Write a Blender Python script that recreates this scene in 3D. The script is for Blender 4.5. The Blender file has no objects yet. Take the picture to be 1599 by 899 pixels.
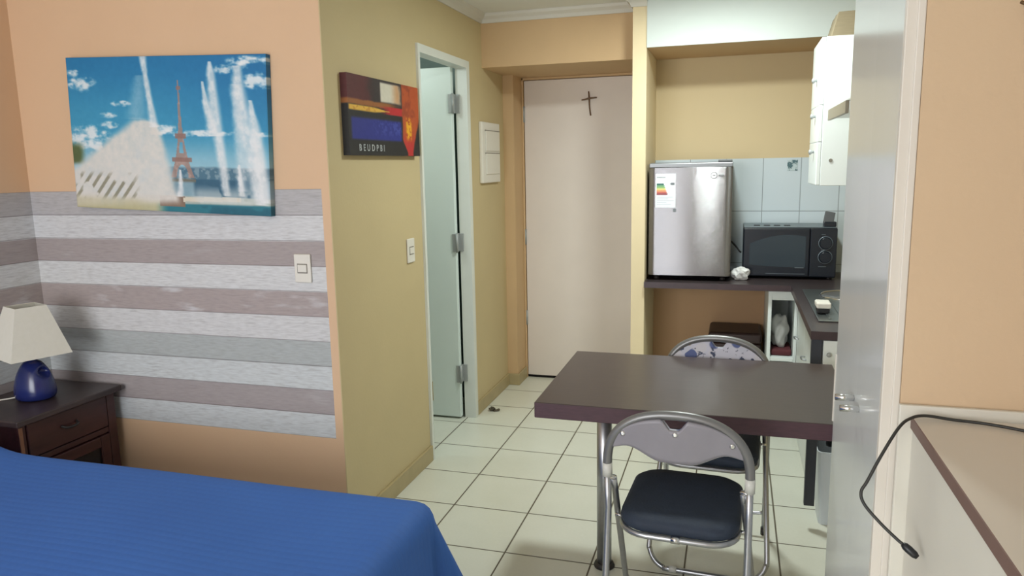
import bpy, bmesh, math, random
import numpy as np
from mathutils import Vector, Matrix, Euler
random.seed(7)
PI = math.pi
COL = bpy.context.scene.collection

# ------------------------------------------------------------------ colour and materials
def s2l(c):
    return tuple(((v/255)/12.92 if v/255 <= .04045 else ((v/255+.055)/1.055)**2.4) for v in c)

def mat(name, rgb, rough=.6, metal=0., spec=.5, noise=0., nscale=20., bump=0., bscale=60., stretch=(1,1,1), coat=0., sheen=0., aniso=0.):
    m = bpy.data.materials.new(name); m.use_nodes = True
    nt = m.node_tree; b = nt.nodes['Principled BSDF']
    lin = s2l(rgb)
    b.inputs['Base Color'].default_value = (*lin, 1)
    b.inputs['Roughness'].default_value = rough
    b.inputs['Metallic'].default_value = metal
    b.inputs['Specular IOR Level'].default_value = spec
    b.inputs['Coat Weight'].default_value = coat
    b.inputs['Sheen Weight'].default_value = sheen
    b.inputs['Anisotropic'].default_value = aniso
    if noise or bump:
        tc = nt.nodes.new('ShaderNodeTexCoord'); mp = nt.nodes.new('ShaderNodeMapping')
        mp.inputs['Scale'].default_value = stretch
        nt.links.new(tc.outputs['Object'], mp.inputs['Vector'])
    if noise:
        n = nt.nodes.new('ShaderNodeTexNoise'); n.inputs['Scale'].default_value = nscale; n.inputs['Detail'].default_value = 5
        nt.links.new(mp.outputs[0], n.inputs['Vector'])
        r = nt.nodes.new('ShaderNodeValToRGB')
        r.color_ramp.elements[0].position = .3; r.color_ramp.elements[1].position = .7
        r.color_ramp.elements[0].color = (*[max(0, v*(1-noise)) for v in lin], 1)
        r.color_ramp.elements[1].color = (*[min(1, v*(1+noise)) for v in lin], 1)
        nt.links.new(n.outputs['Fac'], r.inputs[0]); nt.links.new(r.outputs[0], b.inputs['Base Color'])
    if bump:
        n2 = nt.nodes.new('ShaderNodeTexNoise'); n2.inputs['Scale'].default_value = bscale; n2.inputs['Detail'].default_value = 3
        nt.links.new(mp.outputs[0], n2.inputs['Vector'])
        bp = nt.nodes.new('ShaderNodeBump'); bp.inputs['Strength'].default_value = bump; bp.inputs['Distance'].default_value = .004
        nt.links.new(n2.outputs['Fac'], bp.inputs['Height']); nt.links.new(bp.outputs[0], b.inputs['Normal'])
    return m

class NT:
    """small helper for hand-made node trees"""
    def __init__(s, name, rough=.6):
        s.m = bpy.data.materials.new(name); s.m.use_nodes = True; s.t = s.m.node_tree
        s.b = s.t.nodes['Principled BSDF']; s.b.inputs['Roughness'].default_value = rough
    def n(s, kind, **kw):
        x = s.t.nodes.new(kind)
        for k, v in kw.items(): setattr(x, k, v)
        return x
    def link(s, a, b): s.t.links.new(a, b)
    def val(s, sock, v):
        if isinstance(v, (int, float)): sock.default_value = v
        else: s.link(v, sock)
    def math(s, op, a, b=0., c=0.):
        x = s.n('ShaderNodeMath', operation=op)
        for i, v in enumerate((a, b, c)): s.val(x.inputs[i], v)
        return x.outputs[0]
    def xyz(s, coord='Object'):
        tc = s.n('ShaderNodeTexCoord'); sp = s.n('ShaderNodeSeparateXYZ')
        s.link(tc.outputs[coord], sp.inputs[0]); s.tc = tc
        return sp.outputs
    def mix(s, f, a, b):
        x = s.n('ShaderNodeMix', data_type='RGBA')
        s.val(x.inputs[0], f)
        for i, v in ((6, a), (7, b)):
            if isinstance(v, tuple): x.inputs[i].default_value = (*v, 1)
            else: s.link(v, x.inputs[i])
        return x.outputs[2]
    def between(s, v, lo, hi):
        return s.math('MULTIPLY', s.math('GREATER_THAN', v, lo), s.math('LESS_THAN', v, hi))
    def noise(s, scale, detail=4, stretch=(1, 1, 1)):
        mp = s.n('ShaderNodeMapping'); mp.inputs['Scale'].default_value = stretch
        s.link(s.tc.outputs['Object'], mp.inputs[0])
        x = s.n('ShaderNodeTexNoise'); x.inputs['Scale'].default_value = scale; x.inputs['Detail'].default_value = detail
        s.link(mp.outputs[0], x.inputs['Vector'])
        return x.outputs['Fac']
    def base(s, c): s.link(c, s.b.inputs['Base Color'])
    def bump(s, h, strength=.3, dist=.004):
        bp = s.n('ShaderNodeBump'); bp.inputs['Strength'].default_value = strength; bp.inputs['Distance'].default_value = dist
        s.link(h, bp.inputs['Height']); s.link(bp.outputs[0], s.b.inputs['Normal'])

PEACH = (220, 186, 150); YELLOW = (202, 184, 142)
M = {}
M['peach'] = mat('peach_paint', PEACH, .7, noise=.025, nscale=3, bump=.12, bscale=90)
M['peach_r'] = mat('peach_paint_right', (210, 184, 152), .7, noise=.025, nscale=3, bump=.12, bscale=90)
M['yellow'] = mat('ochre_paint', YELLOW, .7, noise=.03, nscale=3, bump=.12, bscale=90)
M['entry'] = mat('apricot_paint', (208, 176, 134), .7, noise=.03, nscale=3, bump=.12, bscale=90)
M['cream'] = mat('cream_paint', (226, 208, 170), .65, noise=.03, nscale=4, bump=.1, bscale=90)
M['white_paint'] = mat('white_ceiling_paint', (228, 228, 222), .8, noise=.015, nscale=4, bump=.06, bscale=120)
M['bulkhead'] = mat('pale_bulkhead_paint', (212, 220, 216), .7)
M['cornice'] = mat('white_cornice_paint', (214, 210, 200), .7)
M['skirting'] = mat('beige_skirting_tile', (176, 160, 120), .45, noise=.06, nscale=12)
M['bath'] = mat('bathroom_wall_tile', (125, 145, 140), .5, noise=.05)
M['jamb'] = mat('white_door_frame_paint', (222, 226, 220), .45, noise=.02, nscale=8)
M['bath_door'] = mat('white_bathroom_door_paint', (226, 238, 234), .35, noise=.015, nscale=4)
M['main_door'] = mat('white_entrance_door_paint', (230, 220, 212), .5, noise=.02, nscale=5)
M['hinge'] = mat('grey_hinge_steel', (168, 172, 172), .5, .25)
M['plastic_white'] = mat('white_plastic', (228, 224, 214), .4)
M['plastic_line'] = mat('grey_plastic_seam', (130, 125, 115), .5)
M['dark_gap'] = mat('dark_gap', (28, 26, 26), .9)
M['steel'] = mat('brushed_steel_tube', (178, 180, 184), .32, .9, noise=.04, nscale=60)
M['chrome'] = mat('chrome', (215, 215, 215), .15, 1.)
M['grey_tube'] = mat('grey_coated_tube', (126, 126, 126), .35, .45)
M['grey_back'] = mat('grey_plastic_back', (142, 139, 146), .5, .1, noise=.05, nscale=14, bump=.1, bscale=40)
M['collar'] = mat('pale_plastic_collar', (205, 205, 198), .4)
M['seat'] = mat('navy_vinyl', (42, 52, 68), .75, 0, .5, noise=.1, nscale=30, bump=.35, bscale=160)
M['table_edge'] = mat('plum_edge_band', (72, 46, 54), .45, noise=.12, nscale=40, stretch=(1, 1, 6))
M['leg_foot'] = mat('dark_foot', (42, 38, 38), .5)
M['counter_edge'] = mat('dark_counter_edge', (66, 52, 56), .35, noise=.1, nscale=30)
M['white_melamine'] = mat('white_melamine', (232, 238, 236), .35, noise=.01, nscale=8)
M['white_gloss'] = mat('glossy_white_door', (222, 226, 226), .16, 0, .35)
M['ward_frame'] = mat('white_wardrobe_frame', (222, 216, 206), .5, noise=.02, nscale=6)
M['ward_dark'] = mat('wardrobe_shadow_gap', (118, 105, 100), .6)
M['desk'] = mat('cream_melamine', (220, 217, 206), .45, noise=.02, nscale=5)
M['desk_top'] = mat('cream_melamine_top', (222, 216, 206), .4, noise=.02, nscale=5)
M['desk_band'] = mat('brown_edge_band', (118, 92, 84), .5, noise=.05, nscale=30)
M['post'] = mat('dark_slate_panel', (52, 56, 66), .5)
M['black'] = mat('black_plastic', (24, 26, 30), .4, noise=.1)
M['cable'] = mat('black_cable_rubber', (46, 46, 44), .5)
M['mw_body'] = mat('black_microwave_body', (22, 28, 38), .3)
M['mw_top'] = mat('grey_microwave_top', (120, 132, 138), .4, .3)
M['mw_glass'] = mat('dark_microwave_window', (52, 62, 70), .18)
M['dial'] = mat('grey_dial_ring', (112, 122, 130), .35, .5)
M['fridge_side'] = mat('dark_grey_fridge_side', (88, 90, 92), .5)
M['fridge_trim'] = mat('grey_fridge_trim', (128, 130, 132), .35, .6)
M['sink'] = mat('sink_steel', (150, 158, 158), .28, .9, noise=.05, nscale=30)
M['hood'] = mat('taupe_hood_enamel', (140, 134, 120), .4, .2)
M['card'] = mat('brown_cardboard', (134, 122, 98), .8, noise=.06, nscale=14, stretch=(1, 1, 8))
M['pouf'] = mat('dark_brown_leatherette', (58, 40, 38), .45, noise=.12, nscale=20, bump=.2, bscale=90)
M['bag'] = mat('white_plastic_bag', (222, 222, 220), .45)
M['bag_grey'] = mat('greyish_plastic_bag', (176, 176, 172), .45)
M['red'] = mat('dark_red_cloth', (88, 36, 42), .8, noise=.1, nscale=40)
M['bin'] = mat('white_bin_plastic', (214, 222, 230), .4)
M['black_bag'] = mat('black_bag_film', (20, 20, 24), .25)
M['lamp_base'] = mat('cobalt_glazed_ceramic', (30, 40, 98), .22, 0, .6, noise=.12, nscale=10)
M['dark_wood'] = mat('dark_red_wood', (66, 36, 36), .4, noise=.3, nscale=22, stretch=(1, .12, 1), bump=.1)
M['dark_wood_top'] = mat('dark_wood_top', (62, 50, 50), .4, noise=.25, nscale=24, stretch=(1, .12, 1))
M['pale_wood'] = mat('worn_wood_edge', (150, 105, 80), .6, noise=.1)
M['ns_glass'] = mat('smoked_glass', (26, 26, 32), .15)
M['twig'] = mat('dry_twig', (122, 100, 82), .8, noise=.2, nscale=60)
M['scrap'] = mat('grey_brown_scrap', (84, 76, 62), .7, noise=.2, nscale=60)
M['label'] = mat('white_label_paper', (232, 236, 242), .5)
M['mattress'] = mat('mattress_ticking', (210, 205, 195), .8)
M['red_ind'] = mat('metal_hook', (110, 88, 60), .4, .6)
M['paper'] = mat('pale_paper', (205, 190, 185), .7)

def colour_attr_mat(name, rough=.6):
    k = NT(name, rough); a = k.n('ShaderNodeAttribute', attribute_name='Col'); k.base(a.outputs['Color'])
    k.xyz(); k.bump(k.noise(400, 2), .12, .002)
    return k.m
M['canvas'] = colour_attr_mat('printed_canvas', .6)
M['flat_letters'] = mat('pale_grey_lettering', (170, 175, 178), .6)
M['label_text'] = mat('grey_print', (120, 125, 130), .6)

# floor tiles: joints where the photograph has them
GX, GY, TS = -1.456, 2.487, .33
def tile_floor():
    k = NT('cream_floor_tile', .22); x, y, z = k.xyz()
    def edge(v, o):
        f = k.math('FRACT', k.math('ADD', k.math('DIVIDE', k.math('SUBTRACT', v, o), TS), 50.))
        return k.math('MINIMUM', f, k.math('SUBTRACT', 1., f))
    d = k.math('MINIMUM', edge(x, GX), edge(y, GY))
    g = k.n('ShaderNodeMapRange', interpolation_type='SMOOTHSTEP'); k.link(d, g.inputs[0])
    g.inputs[1].default_value = .005; g.inputs[2].default_value = .014
    n1 = k.noise(5, 3); n2 = k.noise(90, 3)
    c = k.mix(n1, s2l((220, 222, 208)), s2l((230, 231, 219)))
    c = k.mix(k.math('MULTIPLY', n2, .12), c, s2l((165, 160, 135)))
    k.base(k.mix(g.outputs[0], s2l((92, 84, 68)), c)); k.bump(g.outputs[0], .5, .002)
    r = k.math('ADD', .5, k.math('MULTIPLY', g.outputs[0], -.24)); k.link(r, k.b.inputs['Roughness'])
    return k.m
M['floor'] = tile_floor()

# striped plank wallpaper on the paint of the two bedroom walls
WP_TOP, WP_BOT, WP_X = 1.373, .414, -1.452
def striped_wall(name, horizontal_axis):
    k = NT(name, .65); x, y, z = k.xyz()
    h = x if horizontal_axis == 0 else y
    t = k.math('DIVIDE', k.math('SUBTRACT', WP_TOP, z), WP_TOP-WP_BOT)
    cols = [(190, 188, 190), (222, 223, 225), (174, 163, 162), (224, 225, 226), (178, 165, 163), (222, 222, 223), (184, 190, 190), (214, 219, 221), (170, 161, 162), (216, 221, 224)]
    rp = k.n('ShaderNodeValToRGB'); cr = rp.color_ramp; cr.interpolation = 'CONSTANT'
    while len(cr.elements) < 10: cr.elements.new(.5)
    for i, c in enumerate(cols):
        cr.elements[i].position = i*.1 if i else 0.; cr.elements[i].color = (*s2l(c), 1)
    k.link(t, rp.inputs[0])
    st = (1, 1, 9)
    grain = k.noise(9, 6, (1.2, 1.2, 14)); blot = k.noise(5, 5, (1, 1, 5)); fine = k.noise(26, 6, (1, 1, 7))
    g = k.n('ShaderNodeMapRange'); k.link(grain, g.inputs[0]); g.inputs[1].default_value = .56; g.inputs[2].default_value = .8; g.inputs[4].default_value = .38
    c = k.mix(g.outputs[0], rp.outputs[0], s2l((128, 120, 120)))
    w = k.n('ShaderNodeMapRange'); k.link(blot, w.inputs[0]); w.inputs[1].default_value = .58; w.inputs[2].default_value = .72; w.inputs[4].default_value = .55
    band = k.between(t, .38, .51)
    c = k.mix(k.math('MULTIPLY', w.outputs[0], k.math('ADD', .25, band)), c, s2l((222, 222, 226)))
    c = k.mix(k.math('MULTIPLY', k.math('MULTIPLY', fine, fine), .75), c, s2l((130, 124, 122)))
    f = k.math('FRACT', k.math('MULTIPLY', t, 10.)); e = k.math('LESS_THAN', k.math('MINIMUM', f, k.math('SUBTRACT', 1., f)), .018)
    c = k.mix(k.math('MULTIPLY', e, .55), c, s2l((96, 88, 90)))
    m = k.between(t, 0., 1.)
    if horizontal_axis == 0: m = k.math('MULTIPLY', m, k.math('LESS_THAN', x, WP_X))
    p = k.mix(k.noise(3, 3), s2l((216, 181, 146)), s2l((224, 189, 154)))
    k.base(k.mix(m, p, c)); k.bump(k.noise(90, 3), .1)
    return k.m
M['stripes_x'] = striped_wall('peach_wall_with_plank_wallpaper', 0)
M['stripes_y'] = striped_wall('peach_side_wall_with_plank_wallpaper', 1)

# kitchen back wall: ochre above, white tiles, orange paint under the worktop
def kitchen_wall():
    k = NT('kitchen_wall_tile_and_paint', .6); x, y, z = k.xyz()
    def edge(v, o, s):
        f = k.math('FRACT', k.math('ADD', k.math('DIVIDE', k.math('SUBTRACT', v, o), s), 40.))
        return k.math('MULTIPLY', k.math('MINIMUM', f, k.math('SUBTRACT', 1., f)), s)
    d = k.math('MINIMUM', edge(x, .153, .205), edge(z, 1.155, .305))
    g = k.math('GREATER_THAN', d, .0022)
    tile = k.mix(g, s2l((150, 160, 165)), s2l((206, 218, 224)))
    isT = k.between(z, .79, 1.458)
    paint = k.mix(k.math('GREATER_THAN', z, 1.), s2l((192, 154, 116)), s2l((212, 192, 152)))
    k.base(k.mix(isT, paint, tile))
    k.link(k.math('SUBTRACT', .7, k.math('MULTIPLY', isT, .5)), k.b.inputs['Roughness'])
    return k.m
M['kitchen_wall'] = kitchen_wall()

def worktop(name, a, b, rough):
    k = NT(name, rough); k.xyz()
    n = k.noise(10, 6, (.6, 14, 14)); n2 = k.noise(120, 3)
    c = k.mix(n, s2l(a), s2l(b)); c = k.mix(k.math('MULTIPLY', n2, .15), c, s2l((95, 85, 82)))
    k.base(c); return k.m
M['table_top'] = worktop('wenge_laminate', (58, 47, 46), (78, 67, 64), .3)
M['counter'] = worktop('dark_worktop_laminate', (48, 42, 44), (68, 58, 60), .3)

def brushed():
    k = NT('brushed_steel_door', .15); k.xyz(); k.b.inputs['Metallic'].default_value = .85
    n = k.noise(30, 4, (1, 1, 60)); k.base(k.mix(n, s2l((144, 142, 145)), s2l((160, 158, 160))))
    # fine horizontal brush lines: each line tilts the surface a little up or down
    sp = k.n('ShaderNodeSeparateXYZ'); k.link(k.tc.outputs['Object'], sp.inputs[0])
    tot = None
    for f in (9000., 13700., 21300.):
        w = k.n('ShaderNodeTexWhiteNoise', noise_dimensions='1D'); k.link(k.math('MULTIPLY', sp.outputs[2], f), w.inputs['W'])
        tot = w.outputs['Value'] if tot is None else k.math('ADD', tot, w.outputs['Value'])
    tilt = k.math('MULTIPLY', k.math('SUBTRACT', tot, 1.5), .5)
    cx = k.n('ShaderNodeCombineXYZ'); k.link(tilt, cx.inputs[2])
    ge = k.n('ShaderNodeNewGeometry'); va = k.n('ShaderNodeVectorMath', operation='ADD'); k.link(ge.outputs['Normal'], va.inputs[0]); k.link(cx.outputs[0], va.inputs[1])
    vn = k.n('ShaderNodeVectorMath', operation='NORMALIZE'); k.link(va.outputs[0], vn.inputs[0]); k.link(vn.outputs[0], k.b.inputs['Normal'])
    return k.m
M['brushed'] = brushed()

def bedspread_mat():
    k = NT('blue_ribbed_bedspread', .75)
    tc = k.n('ShaderNodeTexCoord'); k.tc = tc; sp = k.n('ShaderNodeSeparateXYZ'); k.link(tc.outputs['UV'], sp.inputs[0])
    v = sp.outputs[1]; u = sp.outputs[0]
    rib = k.math('ABSOLUTE', k.math('SINE', k.math('MULTIPLY', v, PI/.024)))
    dash = k.math('ADD', .8, k.math('MULTIPLY', k.math('SINE', k.math('MULTIPLY', u, 2*PI/.022)), .2))
    h = k.math('MULTIPLY', rib, dash)
    n = k.noise(4, 4); n2 = k.noise(160, 2)
    c = k.mix(n, s2l((50, 98, 176)), s2l((58, 108, 186))); c = k.mix(k.math('MULTIPLY', n2, .2), c, s2l((44, 80, 150)))
    groove = k.n('ShaderNodeMapRange'); k.link(h, groove.inputs[0]); groove.inputs[1].default_value = 0; groove.inputs[2].default_value = .35; groove.inputs[3].default_value = .09; groove.inputs[4].default_value = 0
    c = k.mix(groove.outputs[0], c, s2l((40, 76, 146)))
    k.base(c); k.bump(h, .14, .004)
    return k.m
M['bedspread'] = bedspread_mat()

def floral():
    k = NT('floral_fabric', .7); k.xyz()
    v = k.n('ShaderNodeTexVoronoi'); v.inputs['Scale'].default_value = 24; k.link(k.tc.outputs['Object'], v.inputs['Vector'])
    rp = k.n('ShaderNodeValToRGB'); cr = rp.color_ramp; cr.interpolation = 'CONSTANT'
    for p, c in ((0, (206, 206, 220)), (.3, (92, 104, 150)), (.42, (210, 208, 216)), (.66, (210, 172, 128)), (.76, (200, 202, 216)), (.92, (190, 150, 170))):
        e = cr.elements.new(p) if p > 0 else cr.elements[0]; e.position = p; e.color = (*s2l(c), 1)
    cr.elements[-1].color = (*s2l((196, 160, 176)), 1)
    sp = k.n('ShaderNodeSeparateColor'); k.link(v.outputs['Color'], sp.inputs[0]); k.link(sp.outputs[0], rp.inputs[0])
    d = k.n('ShaderNodeMapRange'); k.link(v.outputs['Distance'], d.inputs[0]); d.inputs[1].default_value = .5; d.inputs[2].default_value = .6; d.inputs[3].default_value = 1; d.inputs[4].default_value = 0
    c = k.mix(d.outputs[0], s2l((206, 206, 220)), rp.outputs[0])
    st = k.n('ShaderNodeMapRange'); k.link(k.noise(34, 3), st.inputs[0]); st.inputs[1].default_value = .57; st.inputs[2].default_value = .61
    k.base(k.mix(st.outputs[0], c, s2l((70, 78, 104))))
    return k.m
M['floral'] = floral()

def shade_mat():
    k = NT('cream_lampshade_fabric', .8); k.xyz()
    k.base(k.mix(k.noise(60, 3, (1, 1, 1)), s2l((220, 216, 202)), s2l((228, 224, 212))))
    k.b.inputs['Transmission Weight'].default_value = .0
    return k.m
M['shade'] = shade_mat()

def decal_mat():
    k = NT('printed_tile_motif', .3); k.xyz()
    n = k.noise(45, 3); st = k.n('ShaderNodeMapRange'); k.link(n, st.inputs[0]); st.inputs[1].default_value = .46; st.inputs[2].default_value = .54
    k.base(k.mix(st.outputs[0], s2l((82, 112, 118)), s2l((190, 206, 208)))); return k.m
M['decal'] = decal_mat()

# ------------------------------------------------------------------ geometry helpers
def new(): return bmesh.new()

def box(bm, a, b, bev=0., seg=2, rot=None, origin=None):
    """axis-aligned box from corner a to corner b, edges bevelled"""
    t = bmesh.new()
    c = [(a[i]+b[i])/2 for i in range(3)]; s = [abs(b[i]-a[i]) for i in range(3)]
    bmesh.ops.create_cube(t, size=1., matrix=Matrix.Translation(c) @ Matrix.Diagonal((*s, 1)))
    if bev: bmesh.ops.bevel(t, geom=t.edges[:], offset=min(bev, min(s)*.45), segments=seg, profile=.5, affect='EDGES')
    if rot is not None: bmesh.ops.rotate(t, verts=t.verts[:], cent=origin or c, matrix=rot)
    merge(bm, t)
    return bm

def merge(bm, t):
    vm = {v: bm.verts.new(v.co) for v in t.verts}
    for f in t.faces:
        try:
            g = bm.faces.new([vm[v] for v in f.verts]); g.smooth = f.smooth; g.material_index = f.material_index
        except ValueError: pass
    t.free()

def smooth_path(pts, n=8, closed=False):
    """Catmull-Rom through pts"""
    P = [Vector(p) for p in pts]; out = []
    N = len(P)
    for i in range(N if closed else N-1):
        if closed: p0, p1, p2, p3 = P[i-1], P[i], P[(i+1) % N], P[(i+2) % N]
        else:
            p1, p2 = P[i], P[i+1]; p0 = P[i-1] if i else p1*2-p2; p3 = P[i+2] if i+2 < N else p2*2-p1
        for k in range(n):
            t = k/n
            out.append(.5*((2*p1)+(p2-p0)*t+(2*p0-5*p1+4*p2-p3)*t*t+(3*p1-p0-3*p2+p3)*t**3))
    if not closed: out.append(P[-1])
    return out

def tube(bm, path, r, sides=12, closed=False, caps=True):
    P = [Vector(p) for p in path]; N = len(P)
    rs = r if isinstance(r, (list, tuple)) else [r]*N
    T = []
    for i in range(N):
        a = P[i-1] if (i or closed) else P[i]; b = P[(i+1) % N] if (i < N-1 or closed) else P[i]
        T.append((b-a).normalized())
    ref = Vector((0, 0, 1)) if abs(T[0].z) < .9 else Vector((1, 0, 0))
    nrm = T[0].cross(ref).normalized(); rings = []
    for i in range(N):
        if i:
            ax = T[i-1].cross(T[i])
            if ax.length > 1e-7: nrm = Matrix.Rotation(T[i-1].angle(T[i]), 3, ax.normalized()) @ nrm
        bn = T[i].cross(nrm)
        rings.append([bm.verts.new(P[i]+(nrm*math.cos(2*PI*k/sides)+bn*math.sin(2*PI*k/sides))*rs[i]) for k in range(sides)])
    for i in range(N if closed else N-1):
        A, B = rings[i], rings[(i+1) % N]
        for k in range(sides):
            f = bm.faces.new((A[k], A[(k+1) % sides], B[(k+1) % sides], B[k])); f.smooth = True
    if caps and not closed:
        bm.faces.new(rings[0][::-1]); bm.faces.new(rings[-1])
    return bm

def lathe(bm, prof, sides=32, center=(0, 0, 0), axis='Z'):
    rings = []
    for r, z in prof:
        ring = []
        for k in range(sides):
            a = 2*PI*k/sides; p = Vector((r*math.cos(a), r*math.sin(a), z))
            if axis == 'Y': p = Vector((p.x, -p.z, p.y))
            if axis == 'X': p = Vector((p.z, p.x, p.y))
            ring.append(bm.verts.new(Vector(center)+p))
        rings.append(ring)
    for i in range(len(rings)-1):
        for k in range(sides):
            f = bm.faces.new((rings[i][k], rings[i][(k+1) % sides], rings[i+1][(k+1) % sides], rings[i+1][k])); f.smooth = True
    bm.faces.new(rings[0][::-1]); bm.faces.new(rings[-1])
    return bm

def prism(bm, poly, lo, hi, axis=1):
    """polygon extruded along an axis; poly gives the two other coordinates in order"""
    def P(p, h):
        q = list(p); q.insert(axis, h); return q
    A = [bm.verts.new(P(p, lo)) for p in poly]; B = [bm.verts.new(P(p, hi)) for p in poly]
    n = len(poly)
    bm.faces.new(A); bm.faces.new(B[::-1])
    for i in range(n): bm.faces.new((A[i], B[i], B[(i+1) % n], A[(i+1) % n]))
    bmesh.ops.recalc_face_normals(bm, faces=bm.faces[:])
    return bm

def root_loc(o):
    while o.parent: o = o.parent
    return o.location.copy()

def obj(name, bm, m, parent=None, local=False):
    """link a bmesh as one object; geometry in world coordinates unless local"""
    bmesh.ops.recalc_face_normals(bm, faces=bm.faces[:])
    if parent and not local: bmesh.ops.translate(bm, verts=bm.verts[:], vec=-root_loc(parent))
    me = bpy.data.meshes.new(name); bm.to_mesh(me); bm.free()
    for x in (m if isinstance(m, (list, tuple)) else [m]): me.materials.append(x)
    o = bpy.data.objects.new(name, me); COL.objects.link(o)
    if parent: o.parent = parent
    return o

def tag(o, label, cat, group=None, kind=None):
    o['label'] = label; o['category'] = cat
    if group: o['group'] = group
    if kind: o['kind'] = kind
    return o

def thing(name, label, cat, loc=(0, 0, 0), group=None):
    o = bpy.data.objects.new(name, None); o.empty_display_size = .05; COL.objects.link(o); o.location = loc
    return tag(o, label, cat, group)

def struct(name, bm, m, parent=None):
    o = obj(name, bm, m, parent)
    if not parent: o['kind'] = 'structure'
    return o

def struct_empty(name, loc):
    o = bpy.data.objects.new(name, None); o.empty_display_size = .05; COL.objects.link(o); o.location = loc; o['kind'] = 'structure'
    return o

def solid(o, th, offset=-1):
    md = o.modifiers.new('thick', 'SOLIDIFY'); md.thickness = th; md.offset = offset

def lettering(name, txt, size, m, parent, origin, ex, ey, depth=.001, spacing=1., bold=0.):
    """flat raised letters laid on a plane spanned by ex, ey"""
    cu = bpy.data.curves.new(name, 'FONT'); cu.body = txt; cu.size = size; cu.extrude = depth/2; cu.align_x = 'LEFT'; cu.space_character = spacing; cu.offset = bold
    t = bpy.data.objects.new(name, cu); COL.objects.link(t)
    dg = bpy.context.evaluated_depsgraph_get(); me = bpy.data.meshes.new_from_object(t.evaluated_get(dg))
    COL.objects.unlink(t); bpy.data.objects.remove(t)
    ex = Vector(ex).normalized(); ey = Vector(ey).normalized(); ez = ex.cross(ey)
    R = Matrix((ex, ey, ez)).transposed().to_4x4()
    me.transform(Matrix.Translation(Vector(origin)-root_loc(parent)) @ R)
    me.materials.clear(); me.materials.append(m)
    o = bpy.data.objects.new(name, me); COL.objects.link(o); o.parent = parent
    return o

# ------------------------------------------------------------------ the room
CEIL = 2.292
XL, XW, YL, YE, YB = -2.83, -1.416, 2.428, 4.79, 4.57      # bedroom side wall, corridor wall, picture wall, entrance door, kitchen back wall
XR, YS = 1.75, -1.7
XK = .78                                                   # kitchen right wall
bm = box(new(), (XL-.15, YS-.15, -.12), (XR+.15, 5.0, 0)); struct('floor', bm, M['floor'])
bm = box(new(), (XL-.15, YS-.15, CEIL), (XR+.15, 5.0, CEIL+.12)); struct('ceiling', bm, M['white_paint'])
bm = box(new(), (XL-.12, YS-.12, 0), (XL, 5.0, CEIL)); struct('wall_west', bm, M['stripes_y'])
bm = box(new(), (XL, YL, 0), (XW-.004, YL+.1, CEIL)); struct('wall_north', bm, M['stripes_x'])
# corridor wall with the bathroom doorway
DY0, DY1, DZ = 3.262, 3.915, 1.99
bm = new()
box(bm, (XW-.05, YL+.0005, 0), (XW, DY0, CEIL)); box(bm, (XW-.05, DY1, 0), (XW, 4.586, CEIL)); box(bm, (XW-.05, DY0, DZ), (XW, DY1, CEIL))
struct('wall_corridor', bm, M['yellow'])
# entrance recess
bm = box(new(), (XW-.1, 4.586, 0), (-1.347, 4.87, 2.0)); struct('wall_recess', bm, M['entry'])
bm = box(new(), (XW-.1, 4.19, 2.0), (-.535, 4.87, CEIL)); struct('wall_beam', bm, M['entry'])
bm = box(new(), (-.535, 4.06, 0), (-.462, 4.87, CEIL)); struct('wall_column', bm, M['cream'])
bm = box(new(), (XW-.1, 4.836, 0), (-.5, 4.96, 2.0)); struct('wall_entry', bm, M['entry'])
# kitchen
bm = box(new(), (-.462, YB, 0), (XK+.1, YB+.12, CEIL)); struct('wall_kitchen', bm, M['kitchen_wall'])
bm = box(new(), (XK, 1.56, 0), (XK+.1, YB, CEIL)); struct('wall_east', bm, M['cream'])
bm = box(new(), (-.461, 4.06, 2.037), (XK, YB, CEIL)); struct('wall_bulkhead', bm, M['entry'])
bm = box(new(), (-.461, 4.052, 2.036), (XK, 4.06, CEIL)); struct('trim_1', bm, M['bulkhead'])
# right of the wardrobe
bm = box(new(), (.309, 1.492, 0), (XR, 1.56, CEIL)); struct('wall_right', bm, M['peach_r'])
bm = box(new(), (XR, YS, 0), (XR+.12, 1.56, CEIL)); struct('wall_side', bm, M['peach_r'])
# window wall behind the photographer
bm = new(); wx0, wx1, wz0, wz1 = -2.4, -.65, .5, 2.15
box(bm, (XL, YS-.12, 0), (wx0, YS, CEIL)); box(bm, (wx1, YS-.12, 0), (XR, YS, CEIL)); box(bm, (wx0, YS-.12, 0), (wx1, YS, wz0)); box(bm, (wx0, YS-.12, wz1), (wx1, YS, CEIL))
struct('wall_south', bm, M['peach'])
# bathroom shell
bm = new(); box(bm, (XL, 4.25, 0), (XW-.1, 4.35, CEIL)); struct('wall_bathroom', bm, M['bath'])
bm = new(); box(bm, (-2.5, YL+.1, 0), (-2.4, 4.25, CEIL)); struct('wall_bathroom_side', bm, M['bath'])

# cornices
def cornice(name, path_xy, inward):
    bm = new(); prof = [(0, 2.243), (.008, 2.243), (.016, 2.262), (.034, 2.276), (.04, 2.2915), (0, 2.2915)]
    rings = []
    for (x, y), (ix, iy) in zip(path_xy, inward):
        rings.append([bm.verts.new((x+ix*d, y+iy*d, z)) for d, z in prof])
    for A, B in zip(rings, rings[1:]):
        for i in range(len(prof)): bm.faces.new((A[i], A[(i+1) % 6], B[(i+1) % 6], B[i]))
    bm.faces.new(rings[0]); bm.faces.new(rings[-1][::-1])
    return struct(name, bm, M['cornice'])
cornice('trim_2', [(XW, YL), (XW, 4.19), (-.535, 4.19), (-.535, 4.06), (-.46, 4.06)], [(1, 0), (1, -1), (-1, -1), (-1, -1), (0, -1)])
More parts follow.
